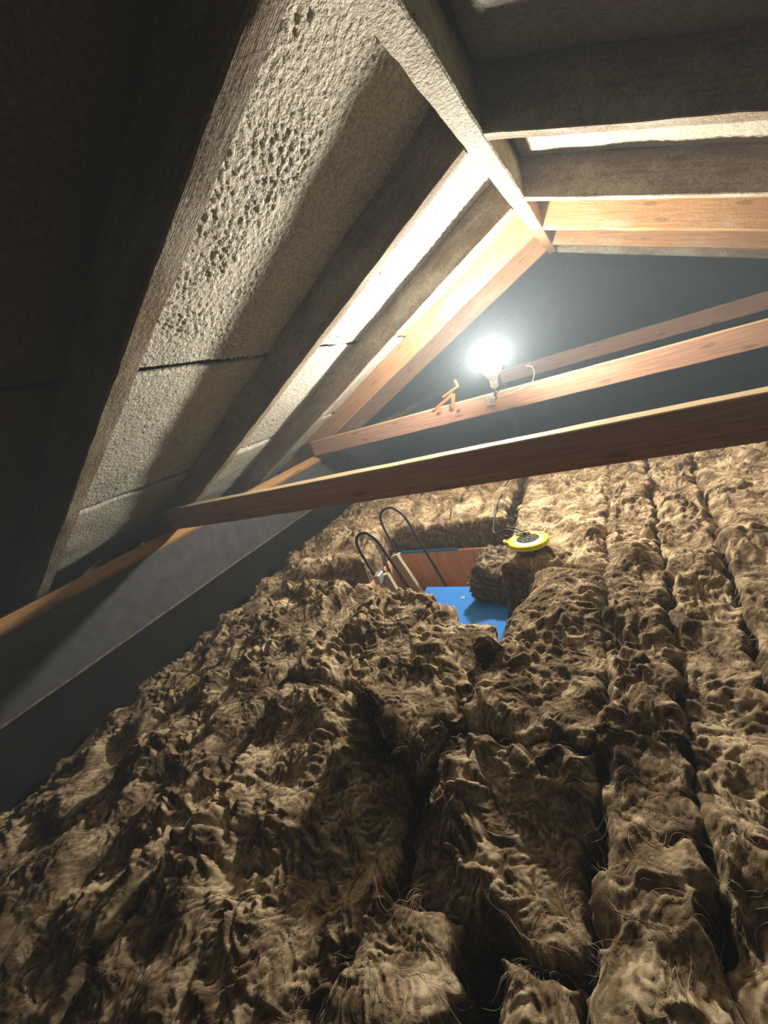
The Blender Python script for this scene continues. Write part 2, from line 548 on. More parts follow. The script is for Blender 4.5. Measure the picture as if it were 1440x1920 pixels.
# left slope: three courses of board with open joints, and dark membrane past the last rafter
sheath_board('sheathing_board', -1, XL, -1.040, 0.545, 1.90, 0.0042, M_SHEATH, ceiling, 0.0042, 0.0012, 0, 0.003, 0.004)
sheath_board('sheathing_board', -1, XL, -1.040, 1.91, Y_END, 0.008, M_SHEATH_G, ceiling, 0.0042, 0.0012, 0, 0.012, 0.003)
sheath_board('sheathing_board', -1, -1.072, -1.775, 0.545, Y_END, 0.009, M_SHEATH, ceiling, 0.0030, 0.0015, 0, 0.004, 0.006)
sheath_board('sheathing_board', -1, -1.812, EAVE_L, 0.545, Y_END, 0.014, M_SHEATH, ceiling, 0.002, 0.004, 0.0, 0, 0.008)
sheath_board('sheathing_board', -1, XL, -1.040, -0.30, 0.535, 0.008, M_SHEATH_SHADE, ceiling, 0.003, 0.002, 0, 0.003, 0.004)  # bay before the nearest rafter, its shadow carried by the darker colour
sheath_board('sheathing_board', -1, -1.070, -1.775, -0.30, 0.535, 0.010, M_SHEATH_SHADE, ceiling, 0.0025, 0.002, 0.0, 0.004, 0.006)
sheath_board('sheathing_board', -1, -1.812, EAVE_L, -0.30, 0.535, 0.02, M_SHEATH_SHADE, ceiling, 0.002, 0.004, 0.0, 0, 0.008)
sheath_board('sheathing_board', -1, XL, EAVE_L, Y0, -0.31, 0.05, M_SHEATH_SHADE, ceiling, 0.001, 0.002)  # unseen boards behind the viewer, kept dark to hold down bounced light
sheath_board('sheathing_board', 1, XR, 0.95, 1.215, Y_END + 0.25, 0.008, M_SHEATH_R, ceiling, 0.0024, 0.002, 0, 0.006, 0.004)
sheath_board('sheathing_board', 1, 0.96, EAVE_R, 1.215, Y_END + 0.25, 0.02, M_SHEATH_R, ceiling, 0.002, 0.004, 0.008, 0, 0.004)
sheath_board('sheathing_board', 1, XR, 0.95, -0.30, 1.205, 0.008, M_SHEATH_R_SHADE, ceiling, 0.0024, 0.002, 0, 0.006, 0.004)  # near right bay, its shade painted in as a darker board tone
sheath_board('sheathing_board', 1, 0.96, EAVE_R, -0.30, 1.205, 0.02, M_SHEATH_R_SHADE, ceiling, 0.002, 0.004, 0.008, 0, 0.004)
sheath_board('sheathing_board', 1, XR, EAVE_R, Y0, -0.31, 0.05, M_SHEATH_SHADE, ceiling, 0.001, 0.002)  # also unseen, dark against bounced light
sheath_board('membrane_sheet', -1, (XL + XR) / 2, EAVE_L, Y_END + 0.01, Y_FAR, 0.05, M_MEMBRANE, ceiling, 0.001, 0.006, label='dark roofing membrane')
sheath_board('membrane_sheet', 1, (XL + XR) / 2, EAVE_R, Y_END + 0.26, Y_FAR, 0.05, M_MEMBRANE, ceiling, 0.001, 0.006, label='dark roofing membrane')
# closes the slit over the ridge board
box_mesh('ridge_capping', (XL - 0.03, Y0, ZR + VD - 0.012), (XR + 0.03, Y_FAR, ZR + VD + 0.03), M_MEMBRANE, ceiling)

# ------------------------------------------------------------------ timbers
ridge = timber('ridge_board', ((XL + XR) / 2, Y0, ZR), ((XL + XR) / 2, 1.83, ZR), (0, 0, 1), XR - XL, 0.15, M_RIDGE, 0.0022, 3, 0.004, 0.03, wane=0.006)
tag(ridge, 'dust-caked ridge board running along the peak of the roof', 'beam')
ridge2 = timber('ridge_board_end', ((XL + XR) / 2, 1.83, ZR), ((XL + XR) / 2, 3.39, ZR), (0, 0, 1), XR - XL - 0.002, 0.15, M_CLEAN, 0.0015, 4, 0.003, 0.04)
attach(ridge2, ridge); ridge2['label'] = 'bare orange end of the ridge board'

def left_rafter(y, mat, label, seed, thick=0.05, rough=0.002, wane=0.003):
    xe = -2.50
    p0 = (XL, y + thick / 2, zl(XL)); p1 = (xe, y + thick / 2, zl(xe))
    k = S                                     # plumb cut against the ridge board
    o = timber('rafter', p0, p1, (0, 0, 1), thick, VD * COSA, mat, rough, seed, 0.004, 0.035, wane=wane, trim=lambda x, z: x - z * S * np.clip(1 - x / 0.6, 0, 1))
    return tag(o, label, 'rafter', 'rafters of the left slope')
def right_rafter(y, mat, label, seed, thick=0.05, rough=0.0016, wane=0.002):
    xe = 2.10
    p0 = (XR, y + thick / 2, zr(XR)); p1 = (xe, y + thick / 2, zr(xe))
    o = timber('rafter', p0, p1, (0, 0, 1), thick, VD * COSA, mat, rough, seed, 0.003, 0.035, wane=wane, trim=lambda x, z: x - z * S * np.clip(1 - x / 0.6, 0, 1))
    return tag(o, label, 'rafter', 'rafters of the right slope')
left_rafter(0.515, M_RAFTER, 'nearest rafter of the left slope, beside the brightly lit roof patch', 1, 0.052, 0.0022, 0.0025)
left_rafter(1.200, M_RAFTER, 'second rafter of the left slope, meeting the nearest ceiling tie', 2)
left_rafter(1.880, M_RAFTER, 'third rafter of the left slope, glaring white under the lamp', 3)
left_rafter(2.530, M_CLEAN, 'fourth rafter of the left slope, golden, carrying the tie with the orange clamp', 4)
left_rafter(3.200, M_CLEAN, 'last rafter of the left slope, orange, against the dark void', 5)
right_rafter(1.185, M_RAFTER, 'nearest rafter of the right slope, pale strip with lit roof behind it', 6)
right_rafter(1.835, M_RAFTER, 'second rafter of the right slope, between two brown bays', 7)
right_rafter(2.480, M_CLEAN, 'third rafter of the right slope, its golden face lit by the lamp', 8)
right_rafter(3.060, M_CLEAN, 'fourth rafter of the right slope, orange, level with the ridge end', 9)
right_rafter(3.460, M_RAFTER, 'grey last rafter of the right slope, edging the dark void', 10)

ZT = H - 0.385                             # ties rest on the wall plates
PL_X, PR_X = -2.10, 1.70
def tie(xa, xb, y, z, d, label, seed, mat=M_TIE, thick=0.058):
    o = timber('ceiling_tie', (xa, y + thick / 2, z), (xb, y + thick / 2, z), (0, 0, 1), thick, d, mat, 0.0012, seed, 0.003, 0.05)
    return tag(o, label, 'beam', 'horizontal ceiling ties')
tie(-2.06, 1.76, 1.141, ZT, 0.113, 'nearest brown ceiling tie, widest in view, just above the insulation', 11)
tie(-2.06, 1.76, 2.471, ZT + 0.002, 0.116, 'middle ceiling tie carrying the lamp and the orange clamp', 12)
t3 = tie(-0.82, 1.95, 3.95, H - 0.36, 0.12, 'farthest ceiling tie, faint brown beyond the lamp', 13)
box_mesh('tie_post', (-0.80, 3.953, 0.0), (-0.755, 3.997, H - 0.36), M_MEMBRANE, t3)

pl = timber('wall_plate', (PL_X, -1.0, H - 0.447), (PL_X, 5.9, H - 0.447), (0, 0, 1), 0.062, 0.061, M_PLATE, 0.0022, 14, 0.017, 0.05)
tag(pl, 'rounded orange wall plate along the foot of the left rafters', 'beam')
pr_ = timber('wall_plate', (PR_X, -1.0, H - 0.447), (PR_X, 5.9, H - 0.447), (0, 0, 1), 0.062, 0.061, M_PLATE, 0.002, 15, 0.012, 0.08)
tag(pr_, 'wall plate under the feet of the right rafters', 'beam')
for x, lab, sg in ((PL_X, 'charcoal side board below the orange wall plate on the left', -1), (PR_X, 'charcoal side board below the right wall plate', 1)):
    root = empty('side_board', (x, 2.4, H - 0.76), lab, 'panel')
    xa = x + sg * 0.020
    box_mesh('board', (xa - 0.009, -1.0, H - 0.755), (xa + 0.009, 5.9, H - 0.448), M_PANEL, root)
    timber('bottom_batten', (xa - sg * 0.010, -1.0, H - 0.764), (xa - sg * 0.010, 5.9, H - 0.764), (0, 0, 1), 0.010, 0.012, M_BATTEN, 0.0012, 16, 0.002, 0.06, parent=root)
    box_mesh('base_board', (xa + sg * 0.03 - 0.01, -1.0, 0), (xa + sg * 0.03 + 0.01, 5.9, H - 0.448), M_FLOOR, root)

# ------------------------------------------------------------------ insulation
N = 1400
CELL = 0.003
TH = 0.9 + 1.55 * fft_field(N, 50, 150, 31) + 0.38 * fft_field(N, 16, 34, 32)
FX = np.cos(TH).astype(np.float32); FY = np.sin(TH).astype(np.float32)
white = fft_field(N, 2.0, 3.2, 33)
acc = white.copy()
ii, jj = np.meshgrid(np.arange(N, dtype=np.float32), np.arange(N, dtype=np.float32), indexing='ij')
for sgn in (1, -1):
    pi, pj = ii.copy(), jj.copy()
    for st in range(22):
        a = np.rint(pi).astype(np.int32) % N; b = np.rint(pj).astype(np.int32) % N
        pi += sgn * 1.3 * FX[a, b]; pj += sgn * 1.3 * FY[a, b]
        a = np.rint(pi).astype(np.int32) % N; b = np.rint(pj).astype(np.int32) % N
        acc += white[a, b] * (1 - st / 26.0)
LIC = acc / acc.std()
# puffs with sharp creases between them, pulled along by the same swirl
WX = fft_field(N, 25, 60, 35) * 9; WY = fft_field(N, 25, 60, 36) * 9
B1 = fft_field(N, 28, 60, 37); B2 = fft_field(N, 11, 24, 38); TONE = fft_field(N, 20, 80, 39)
LOW = np.clip(fft_field(N, 60, 130, 41), -2, 2)
B1 = np.abs(sample(B1, ii + WX, jj + WY)); B2 = np.abs(sample(B2, ii + WX * 0.8, jj + WY * 0.8))
HGT = 0.012 * LOW + 0.0095 * np.clip(0.75 + 0.55 * fft_field(N, 70, 160, 43), 0.15, 1.5) * np.clip(np.sqrt(B1 * B1 + 0.01), 0, 2) + 0.0014 * np.clip(B2, 0, 2) + 0.0017 * np.clip(LIC, -2, 2.2)
HGT = (HGT - HGT.mean()).astype(np.float32)
TN = (0.50 + 0.23 * LIC + 0.12 * TONE).astype(np.float32)
del acc, WX, WY, B1, B2, ii, jj, TH

SIDE_RINGS = 26
def batt(label, corners, ztop, zbot=-1.148, cell=0.004, amp=1.0, rnd=0.035, dents=(), mat=M_WOOL, seed=0, fibres=4000, bulge=0.008, name='insulation_batt', cat='insulation', group='brown insulation batts', ragged=0.008):
    """one batt: a ragged quad in plan (near-left, near-right, far-right, far-left), heights relative to the eye"""
    c = np.array(corners, float)
    zt = np.array(ztop if hasattr(ztop, '__len__') else [ztop] * 4, float)
    w = max(np.linalg.norm(c[1] - c[0]), np.linalg.norm(c[2] - c[3])); l = max(np.linalg.norm(c[3] - c[0]), np.linalg.norm(c[2] - c[1]))
    nu = max(6, int(w / cell)); nv = max(6, int(l / cell))
    K = SIDE_RINGS if cell < 0.006 else 12
    iu = np.arange(-K, nu + K + 1); iv = np.arange(-K, nv + K + 1)
    IU, IV = np.meshgrid(iu, iv, indexing='ij')
    u = np.clip(IU / nu, 0, 1); v = np.clip(IV / nv, 0, 1)
    def bil(a):
        a = [np.array(x) for x in a]
        return a[0] * ((1 - u) * (1 - v)) + a[1] * (u * (1 - v)) + a[2] * (u * v) + a[3] * ((1 - u) * v)
    X = bil(c[:, 0]); Y = bil(c[:, 1]); Zt = bil(zt)
    rs = np.random.default_rng(100 + seed)
    o1, o2 = rs.integers(0, N, 2)
    fi = lambda x: x / CELL + o1
    fj = lambda y: y / CELL + o2
    # ragged outline
    e1 = sample(TONE, fi(X) * 1.0, fj(Y)); e2 = sample(LIC, fj(Y) * 0.6, fi(X) * 0.6)
    du = np.minimum(u, 1 - u) * w; dv = np.minimum(v, 1 - v) * l
    dist = np.minimum(du, dv)
    near = np.exp(-dist / 0.05)
    X = X + ragged * near * e1; Y = Y + ragged * near * sample(TONE, fj(Y) + 300, fi(X))
    hv = sample(HGT, fi(X), fj(Y)) * amp
    q = np.clip(1 - dist / rnd, 0, 1)
    top = Zt + hv * (1 - 0.35 * q) - rnd * 0.75 * (1 - np.sqrt(np.clip(1 - q * q, 0, 1)))
    for (dx, dy, dr, dd) in dents:
        top = top - dd * np.exp(-((X - dx) ** 2 + (Y - dy) ** 2) / (dr * dr))
    ring = np.maximum(np.maximum(-IU, IU - nu), np.maximum(-IV, IV - nv))
    s = np.clip(ring, 0, K) / K
    s = s ** 1.35
    Z = top * (1 - s) + zbot * s
    # sides bulge out and show their layers
    cx, cy = c[:, 0].mean(), c[:, 1].mean()
    nxv = np.where(IU < 0, -1.0, 0) + np.where(IU > nu, 1.0, 0); nyv = np.where(IV < 0, -1.0, 0) + np.where(IV > nv, 1.0, 0)
    layer = sample(LIC, fi(X) * 0.5 + fj(Y) * 0.5 + Z / 0.004, fj(Y) * 0.2 + Z / 0.0022)
    out = np.where(ring > 0, bulge * (np.sin(np.clip(s, 0, 1) * math.pi) + 0.45 * layer), 0)
    X = X + nxv * out; Y = Y + nyv * out
    tone = sample(TN, fi(X), fj(Y)) + rs.normal(0, 0.03)
    tone = np.where(ring > 0, 0.42 + 0.16 * layer, tone)
    tone = tone + 0.10 * np.clip(hv / 0.02, -1, 1.2) * 0
    V = np.stack([X, Y, Z + H], -1).reshape(-1, 3)
    a, b = IU.shape
    A, B = np.meshgrid(np.arange(a - 1), np.arange(b - 1), indexing='ij')
    q0 = A * b + B
    F = np.stack([q0, q0 + b, q0 + b + 1, q0 + 1], -1).reshape(-1, 4)
    # the four corners of the skirt fold onto one line: leave those cells out
    IUc = (IU[:-1, :-1] + IU[1:, 1:]) / 2; IVc = (IV[:-1, :-1] + IV[1:, 1:]) / 2
    base = Vector((cx, cy, H + zbot))
    root = empty(name, base, label, cat, group)
    body = mesh_obj('wool', V - np.array(base), F, mat, None, True)
    body.location = base
    at = body.data.attributes.new('tone', 'FLOAT', 'POINT')
    at.data.foreach_set('value', np.clip(tone, 0, 1).astype(np.float32).ravel())
    attach(body, root)
    nf = int(fibres * w * l)
    if nf > 10:
        make_fibres(root, base, nf, K, IU, IV, nu, nv, X, Y, Z, o1, o2, rs, mat)
    return root

def make_fibres(root, base, nf, K, IU, IV, nu, nv, X, Y, Z, o1, o2, rs, mat):
    """loose strands combed along the swirl of the wool"""
    SEG = 6
    fu = rs.uniform(0, nu, nf); fv = rs.uniform(0, nv, nf)
    # more of them along the edges
    e = rs.random(nf) < 0.22
    side = rs.integers(0, 4, nf)
    fu = np.where(e & (side == 0), rs.uniform(0, 4, nf), fu); fu = np.where(e & (side == 1), nu - rs.uniform(0, 4, nf), fu)
    fv = np.where(e & (side == 2), rs.uniform(0, 4, nf), fv); fv = np.where(e & (side == 3), nv - rs.uniform(0, 4, nf), fv)
    gi = np.clip(fu + K, 0, IU.shape[0] - 2); gj = np.clip(fv + K, 0, IU.shape[1] - 2)
    px = sample(X, gi, gj).astype(float); py = sample(Y, gi, gj).astype(float)
    cu = (X[-1 - K, K] - X[K, K]) / max(nu, 1); cvx = (X[K, -1 - K] - X[K, K]) / max(nv, 1)
    cuy = (Y[-1 - K, K] - Y[K, K]) / max(nu, 1); cvy = (Y[K, -1 - K] - Y[K, K]) / max(nv, 1)
    det = cu * cvy - cvx * cuy
    step = rs.uniform(0.004, 0.0105, nf)
    lift = np.abs(rs.normal(0, 0.006, nf)) * (0.4 + e)
    wob = rs.normal(0, 0.35, nf)
    sgn = np.where(rs.random(nf) < 0.5, 1, -1)
    pts = np.zeros((nf, SEG + 1, 3))
    cur_i, cur_j = gi.copy(), gj.copy()
    for k in range(SEG + 1):
        z = sample(Z, np.clip(cur_i, K - 2, IU.shape[0] - K), np.clip(cur_j, K - 2, IU.shape[1] - K))
        arch = math.sin(math.pi * min(1, k / SEG * 0.9))
        pts[:, k, 0] = px; pts[:, k, 1] = py; pts[:, k, 2] = z + H - 0.0008 + lift * arch
        a = np.rint(px / CELL + o1).astype(int) % N; b = np.rint(py / CELL + o2).astype(int) % N
        fx = FX[a, b] * sgn; fy = FY[a, b] * sgn
        ang = wob * (k / SEG)
        ca, sa = np.cos(ang), np.sin(ang)
        dx = (fx * ca - fy * sa) * step; dy = (fx * sa + fy * ca) * step
        px = px + dx; py = py + dy
        cur_i = cur_i + (dx * cvy - dy * cvx) / det; cur_j = cur_j + (-dx * cuy + dy * cu) / det
    rad = rs.uniform(0.0002, 0.0005, nf)
    tan = np.gradient(pts, axis=1); tan /= np.linalg.norm(tan, axis=2, keepdims=True) + 1e-9
    up = np.array((0.0, 0.0, 1.0))
    sx = np.cross(tan, up); sx /= np.linalg.norm(sx, axis=2, keepdims=True) + 1e-9
    sy = np.cross(sx, tan)
    prof = np.linspace(0, 1, SEG + 1); taper = (0.35 + 0.65 * np.sin(math.pi * np.clip(prof * 0.85 + 0.1, 0, 1)))[None, :, None]
    V = np.zeros((nf, SEG + 1, 3, 3))
    for t in range(3):
        an = 2 * math.pi * t / 3 + 0.5
        V[:, :, t] = pts + (math.cos(an) * sx + math.sin(an) * sy) * rad[:, None, None] * taper
    idx = np.arange(nf * (SEG + 1) * 3).reshape(nf, SEG + 1, 3)
    F = []
    for t in range(3):
        t2 = (t + 1) % 3
        F.append(np.stack([idx[:, :-1, t], idx[:, 1:, t], idx[:, 1:, t2], idx[:, :-1, t2]], -1).reshape(-1, 4))
    F = np.concatenate(F)
    o = mesh_obj('loose_fibres', V.reshape(-1, 3) - np.array(base), F, mat, None, True)
    o.location = base
    tone = np.repeat(np.clip(rs.normal(0.62, 0.16, nf), 0, 1), (SEG + 1) * 3)
    at = o.data.attributes.new('tone', 'FLOAT', 'POINT')
    at.data.foreach_set('value', tone.astype(np.float32))
    attach(o, root)
    o['kind'] = 'stuff'

# right of the hatch and out to the right eaves
batt('broad brown batt to the right of the blue board, ending at a torn gap', [(-0.37, 0.595), (-0.075, 0.60), (-0.055, 1.25), (-0.275, 1.23)], -0.75, seed=1, cell=0.0034)
batt('brown batt carrying the yellow cable reel', [(-0.405, 1.30), (-0.062, 1.27), (-0.005, 2.68), (-0.455, 2.70)], -0.765, seed=2, cell=0.0055)
batt('narrow batt strip running away just right of the long dark seam', [(-0.113, -0.35), (0.010, -0.35), (0.155, 2.68), (-0.008, 2.70)], -0.755, seed=3, rnd=0.028, cell=0.0045)
batt('second narrow batt strip, between two seams at the right', [(0.022, -0.35), (0.115, -0.35), (0.345, 2.70), (0.168, 2.70)], -0.765, seed=4, rnd=0.025, cell=0.0048)
batt('wide batt along the right edge of the picture', [(0.128, -0.35), (0.50, -0.35), (0.75, 2.72), (0.358, 2.70)], -0.75, seed=5, cell=0.006)
batt('far right batt under the nearest ceiling tie', [(0.515, -0.35), (0.95, -0.35), (1.15, 2.72), (0.765, 2.70)], -0.76, seed=6, cell=0.012, fibres=600)
# near middle
batt('torn batt piece with a raised lip in front of the torn gap', [(-0.405, 0.275), (-0.118, 0.285), (-0.086, 0.59), (-0.40, 0.56)], [-0.82, -0.80, -0.765, -0.77], seed=7, cell=0.003, dents=[(-0.15, 0.45, 0.07, 0.02)])
batt('batt in the bottom middle with a pale rolled edge', [(-0.44, -0.35), (-0.262, -0.35), (-0.285, 0.265), (-0.425, 0.27)], [-0.80, -0.80, -0.80, -0.765], seed=8, cell=0.003)
batt('dark batt strip at the bottom beside the deep valley', [(-0.215, -0.35), (-0.125, -0.35), (-0.118, 0.272), (-0.205, 0.265)], -0.81, seed=9, cell=0.003, rnd=0.025)
# the torn flap below the blue board and what lies under it
batt('torn flap of batt overhanging a dark hollow below the blue board', [(-0.61, 0.57), (-0.415, 0.465), (-0.315, 0.855), (-0.545, 0.965)], [-0.675, -0.69, -0.735, -0.69], zbot=-0.79, seed=10, cell=0.003, rnd=0.028, ragged=0.016, bulge=0.012, amp=0.8)
batt('batt hidden under the torn flap, touching the hatch', [(-0.58, 0.70), (-0.385, 0.655), (-0.385, 0.86), (-0.565, 0.93)], -0.80, seed=11, cell=0.006)
batt('crumpled batt left of the bottom seam, in front of the hollow', [(-0.84, -0.35), (-0.465, -0.35), (-0.445, 0.63), (-0.965, 0.63)], [-0.80, -0.81, -0.795, -0.755], seed=12, cell=0.0034, amp=1.25, dents=[(-0.56, 0.20, 0.09, 0.05), (-0.55, 0.56, 0.085, 0.13)])
# left of the hatch
batt('batt with a frayed end at the near left corner of the hatch', [(-0.972, 0.648), (-0.625, 0.635), (-0.615, 1.07), (-1.00, 1.17)], [-0.76, -0.745, -0.74, -0.75], seed=13, cell=0.0036)
batt('long dim batt left of the hatch, reaching to the nearer black handrail', [(-1.27, -0.35), (-0.857, -0.35), (-1.075, 1.20), (-1.46, 1.22)], [-0.80, -0.79, -0.76, -0.78], seed=14, cell=0.004, amp=1.2)
batt('batt behind the handrails, left of the hatch', [(-1.50, 1.25), (-1.16, 1.43), (-1.125, 2.68), (-1.56, 2.70)], -0.77, seed=16, cell=0.0059)
batt('long shadowed batt beside the charcoal side board', [(-1.90, -0.35), (-1.285, -0.35), (-1.575, 2.70), (-2.02, 2.70)], [-0.95, -0.83, -0.80, -0.90], seed=17, cell=0.006, amp=1.3, fibres=1200)
# beyond the hatch
batt('batt beyond the hatch, behind the farther black handrail', [(-1.10, 1.745), (-0.80, 1.742), (-0.79, 2.70), (-1.11, 2.70)], -0.755, seed=18, cell=0.0055)
batt('batt beyond the hatch with the black cable running across it', [(-0.785, 1.742), (-0.478, 1.745), (-0.468, 2.70), (-0.778, 2.70)], -0.75, seed=19, cell=0.0055)
batt('grey-brown offcut of batt sitting on the blue board', [(-0.565, 1.385), (-0.425, 1.37), (-0.435, 1.62), (-0.56, 1.62)], -0.845, zbot=-0.999, seed=20, cell=0.0034, mat=M_WOOL_GREY, name='insulation_offcut', group='brown insulation offcuts', rnd=0.04, bulge=0.016, fibres=4000)

# ------------------------------------------------------------------ hatch, blue board, ladder
HX0, HX1, HY0, HY1 = -1.14, -0.418, 1.00, 1.70
hatch = empty('loft_hatch', ((HX0 + HX1) / 2, 1.35, 0), 'wood-lined loft hatch opening in the insulation', 'hatch')
def upright_board(x0, x1, y, z0, z1, t, mat, parent, nm='lining_board'):
    # grain runs up and down
    return timber(nm, ((x0 + x1) / 2, y, z0), ((x0 + x1) / 2, y, z1), (0, 1, 0), x1 - x0, t, mat, 0.0004, 30 + int(abs(x0 * 40)), 0.002, 0.05, parent=parent)
for xa, xb in ((-1.14, -0.905), (-0.903, -0.66), (-0.658, -0.418)):
    upright_board(xa, xb, HY1, 0.0, H - 0.912, 0.018, M_LINING, hatch)
lip = box_mesh('blue_lip', (-1.08, HY1 - 0.002, H - 0.911), (-0.74, HY1 + 0.02, H - 0.904), M_BLUE, hatch); lip['label'] = 'thin blue edging'
for (lo, hi) in (((HX0 - 0.02, HY0, 0), (HX0, HY1, H - 0.93)), ((HX1, 1.02, 0), (HX1 + 0.010, HY1, H - 1.03)), ((-0.86, HY0 + 0.04, 0), (-0.432, HY0 + 0.06, H - 1.022)), ((-0.86, 1.46, 0), (-0.432, 1.48, H - 1.022))):
    box_mesh('frame_rail', lo, hi, M_LINING, hatch)
blue = empty('foam_board', (-0.64, 1.26, H - 1.02), 'flat sky-blue board lying inside the hatch opening', 'board')
box_mesh('board', (-0.868, 1.03, H - 1.021), (-0.425, 1.50, H - 1.0), M_BLUE, blue, 0.004)
cr = mesh_obj('paper_scrap', [(0, 0, 0), (0.012, 0.003, 0.001), (0.016, 0.012, 0.004), (0.006, 0.018, 0.001), (-0.003, 0.009, 0.005), (0.007, 0.009, 0.008)],
              [[0, 1, 5], [1, 2, 5], [2, 3, 5], [3, 4, 5], [4, 0, 5], [0, 4, 3, 2, 1]], M_PAPER, None, False)
cr.location = (-0.655, 1.395, H - 0.9995)
tag(cr, 'tiny white scrap on the blue board', 'scrap')

lad = empty('loft_ladder', (-1.0, 1.46, 0), 'folding loft ladder with two black hooped handrails at the hatch', 'ladder')
R_H = 0.0072
hoopA = [(-0.998, 1.30, H - 0.815), (-1.022, 1.30, H - 0.72), (-1.036, 1.30, H - 0.645), (-1.018, 1.30, H - 0.598), (-0.972, 1.30, H - 0.583), (-0.930, 1.30, H - 0.615), (-0.905, 1.30, H - 0.68), (-0.868, 1.30, H - 0.79), (-0.880, 1.31, H - 1.06), (-0.905, 1.33, H - 1.14)]
hoopA = hoopA[:8] + [(-0.846, 1.30, H - 0.862), (-0.835, 1.30, H - 0.895)]
hoopB = [(-1.073, 1.655, H - 0.90), (-1.094, 1.655, H - 0.78), (-1.107, 1.655, H - 0.69), (-1.088, 1.655, H - 0.632), (-1.020, 1.655, H - 0.612), (-0.962, 1.655, H - 0.665), (-0.925, 1.655, H - 0.79), (-0.882, 1.655, H - 0.95), (-0.839, 1.655, H - 1.112)]
tube('handrail', hoopA, R_H, M_BLACK, lad, 12, 8)
tube('handrail', hoopB, R_H, M_BLACK, lad, 12, 8)
def slant(nm, xa, za, xb, zb, y, w, t, mat, parent, seed):
    d = Vector((xb - xa, 0, zb - za)).normalized(); up = Vector((-d.z, 0, d.x))
    return timber(nm, (xa, y, H + za), (xb, y, H + zb), up, t, w, mat, 0.0005, seed, 0.002, 0.04, parent=parent)
slant('stile', -1.085, -0.875, -1.000, -1.13, 1.605, 0.045, 0.024, M_STILE, lad, 41)
slant('stile', -1.000, -0.83, -0.930, -1.13, 1.345, 0.045, 0.024, M_STILE, lad, 42)
for k, f in enumerate((0.92,)):
    x = -1.03 + 0.075 * f; z = H - 0.86 - 0.26 * f
    box_mesh('tread', (x - 0.01, 1.357, z - 0.01), (x + 0.06, 1.593, z + 0.01), M_STILE, lad)
box_mesh('bracket', (-1.005, 1.288, H - 0.845), (-0.975, 1.335, H - 0.80), M_STEEL, lad)
box_mesh('bracket', (-1.085, 1.62, H - 0.925), (-1.06, 1.668, H - 0.885), M_STEEL, lad)

# ------------------------------------------------------------------ cable reel
RC = Vector((-0.312, 1.385, H - 0.722))
nrm = Vector((-0.02, 0.06, 1.0)).normalized()
ux = Vector((1, 0.12, 0)); ux = (ux - nrm * ux.dot(nrm)).normalized(); uy = nrm.cross(ux)
MR = Matrix.Identity(4)
for r in range(3):
    MR[r][0] = ux[r] * 0.88; MR[r][1] = uy[r] * 0.88; MR[r][2] = nrm[r]; MR[r][3] = RC[r]
reel = empty('cable_reel', (0, 0, 0), 'bright yellow round cable reel lying on the insulation', 'cable reel')
reel.matrix_world = MR
def rp(o):
    o.parent = reel
    return o
RO = 0.086
ring = rp(lathe('casing', [(0.047, 0.004), (0.050, 0.012), (0.078, 0.012), (RO - 0.002, 0.008), (RO, 0.002), (RO - 0.001, -0.008), (RO - 0.006, -0.012), (0.047, -0.012), (0.047, 0.004)], M_YELLOW, sides=56))
rp(lathe('hub', [(0.0, 0.006), (0.040, 0.006), (0.0465, 0.003), (0.0465, -0.011), (0.0, -0.011)], M_HUB, sides=48))
for k in range(3):
    a = math.radians(90 + 120 * k)
    o = rp(lathe('socket', [(0.010, 0.0055), (0.010, 0.0085), (0.0145, 0.0085), (0.0145, 0.0055)], M_GREYLINE, sides=24))
    o.location = (0.022 * math.cos(a) + 0.008, 0.022 * math.sin(a), 0)
    o2 = lathe('socket_face', [(0.0, 0.0066), (0.0098, 0.0066), (0.0098, 0.005)], M_HUB, sides=20); o2.parent = o
for deg in (248, 270, 292, 175, 98, 318, 40):
    a = math.radians(deg)
    o = box_mesh('tick_mark', (0.058, -0.0016, 0.0122), (0.070, 0.0016, 0.0130), M_INK, None, 0.0002)
    o.parent = reel
    c0 = Vector(o.location); o.location = (c0.x * math.cos(a), c0.x * math.sin(a), c0.z); o.rotation_euler = (0, 0, a)
for (deg, r, w, h_) in ((200, 0.062, 0.008, 0.010), (206, 0.073, 0.004, 0.005), (212, 0.064, 0.004, 0.006), (352, 0.064, 0.012, 0.004), (358, 0.070, 0.010, 0.003), (4, 0.062, 0.009, 0.003), (28, 0.070, 0.004, 0.012), (34, 0.063, 0.012, 0.003)):
    a = math.radians(deg)
    o = box_mesh('printed_mark', (-w / 2, -h_ / 2, 0.0122), (w / 2, h_ / 2, 0.0129), M_INK, None, 0.0002)
    o.parent = reel
    o.location = (r * math.cos(a), r * math.sin(a), 0.01255); o.rotation_euler = (0, 0, a + 0.3)
# carrying nub on the left, and a slot where the cable leaves
hn = tube('handle', [(-0.078, 0.030, 0.0), (-0.094, 0.034, 0.002), (-0.104, 0.028, 0.002), (-0.100, 0.016, 0.001), (-0.084, 0.010, 0)], 0.006, M_YELLOW, None, 8, 6); hn.parent = reel
kn = lathe('winding_knob', [(0.0, 0.020), (0.007, 0.019), (0.009, 0.014), (0.008, 0.004), (0.0, 0.004)], M_HUB, sides=18); kn.parent = reel; kn.location = (-0.092, 0.040, 0.002)
nt_ = box_mesh('cable_notch', (-0.040, 0.040, 0.0118), (0.022, 0.066, 0.0131), M_HUB, None, 0.001); nt_.parent = reel; nt_.location.x -= 0.012; nt_.rotation_euler = (0, 0, 0.25)

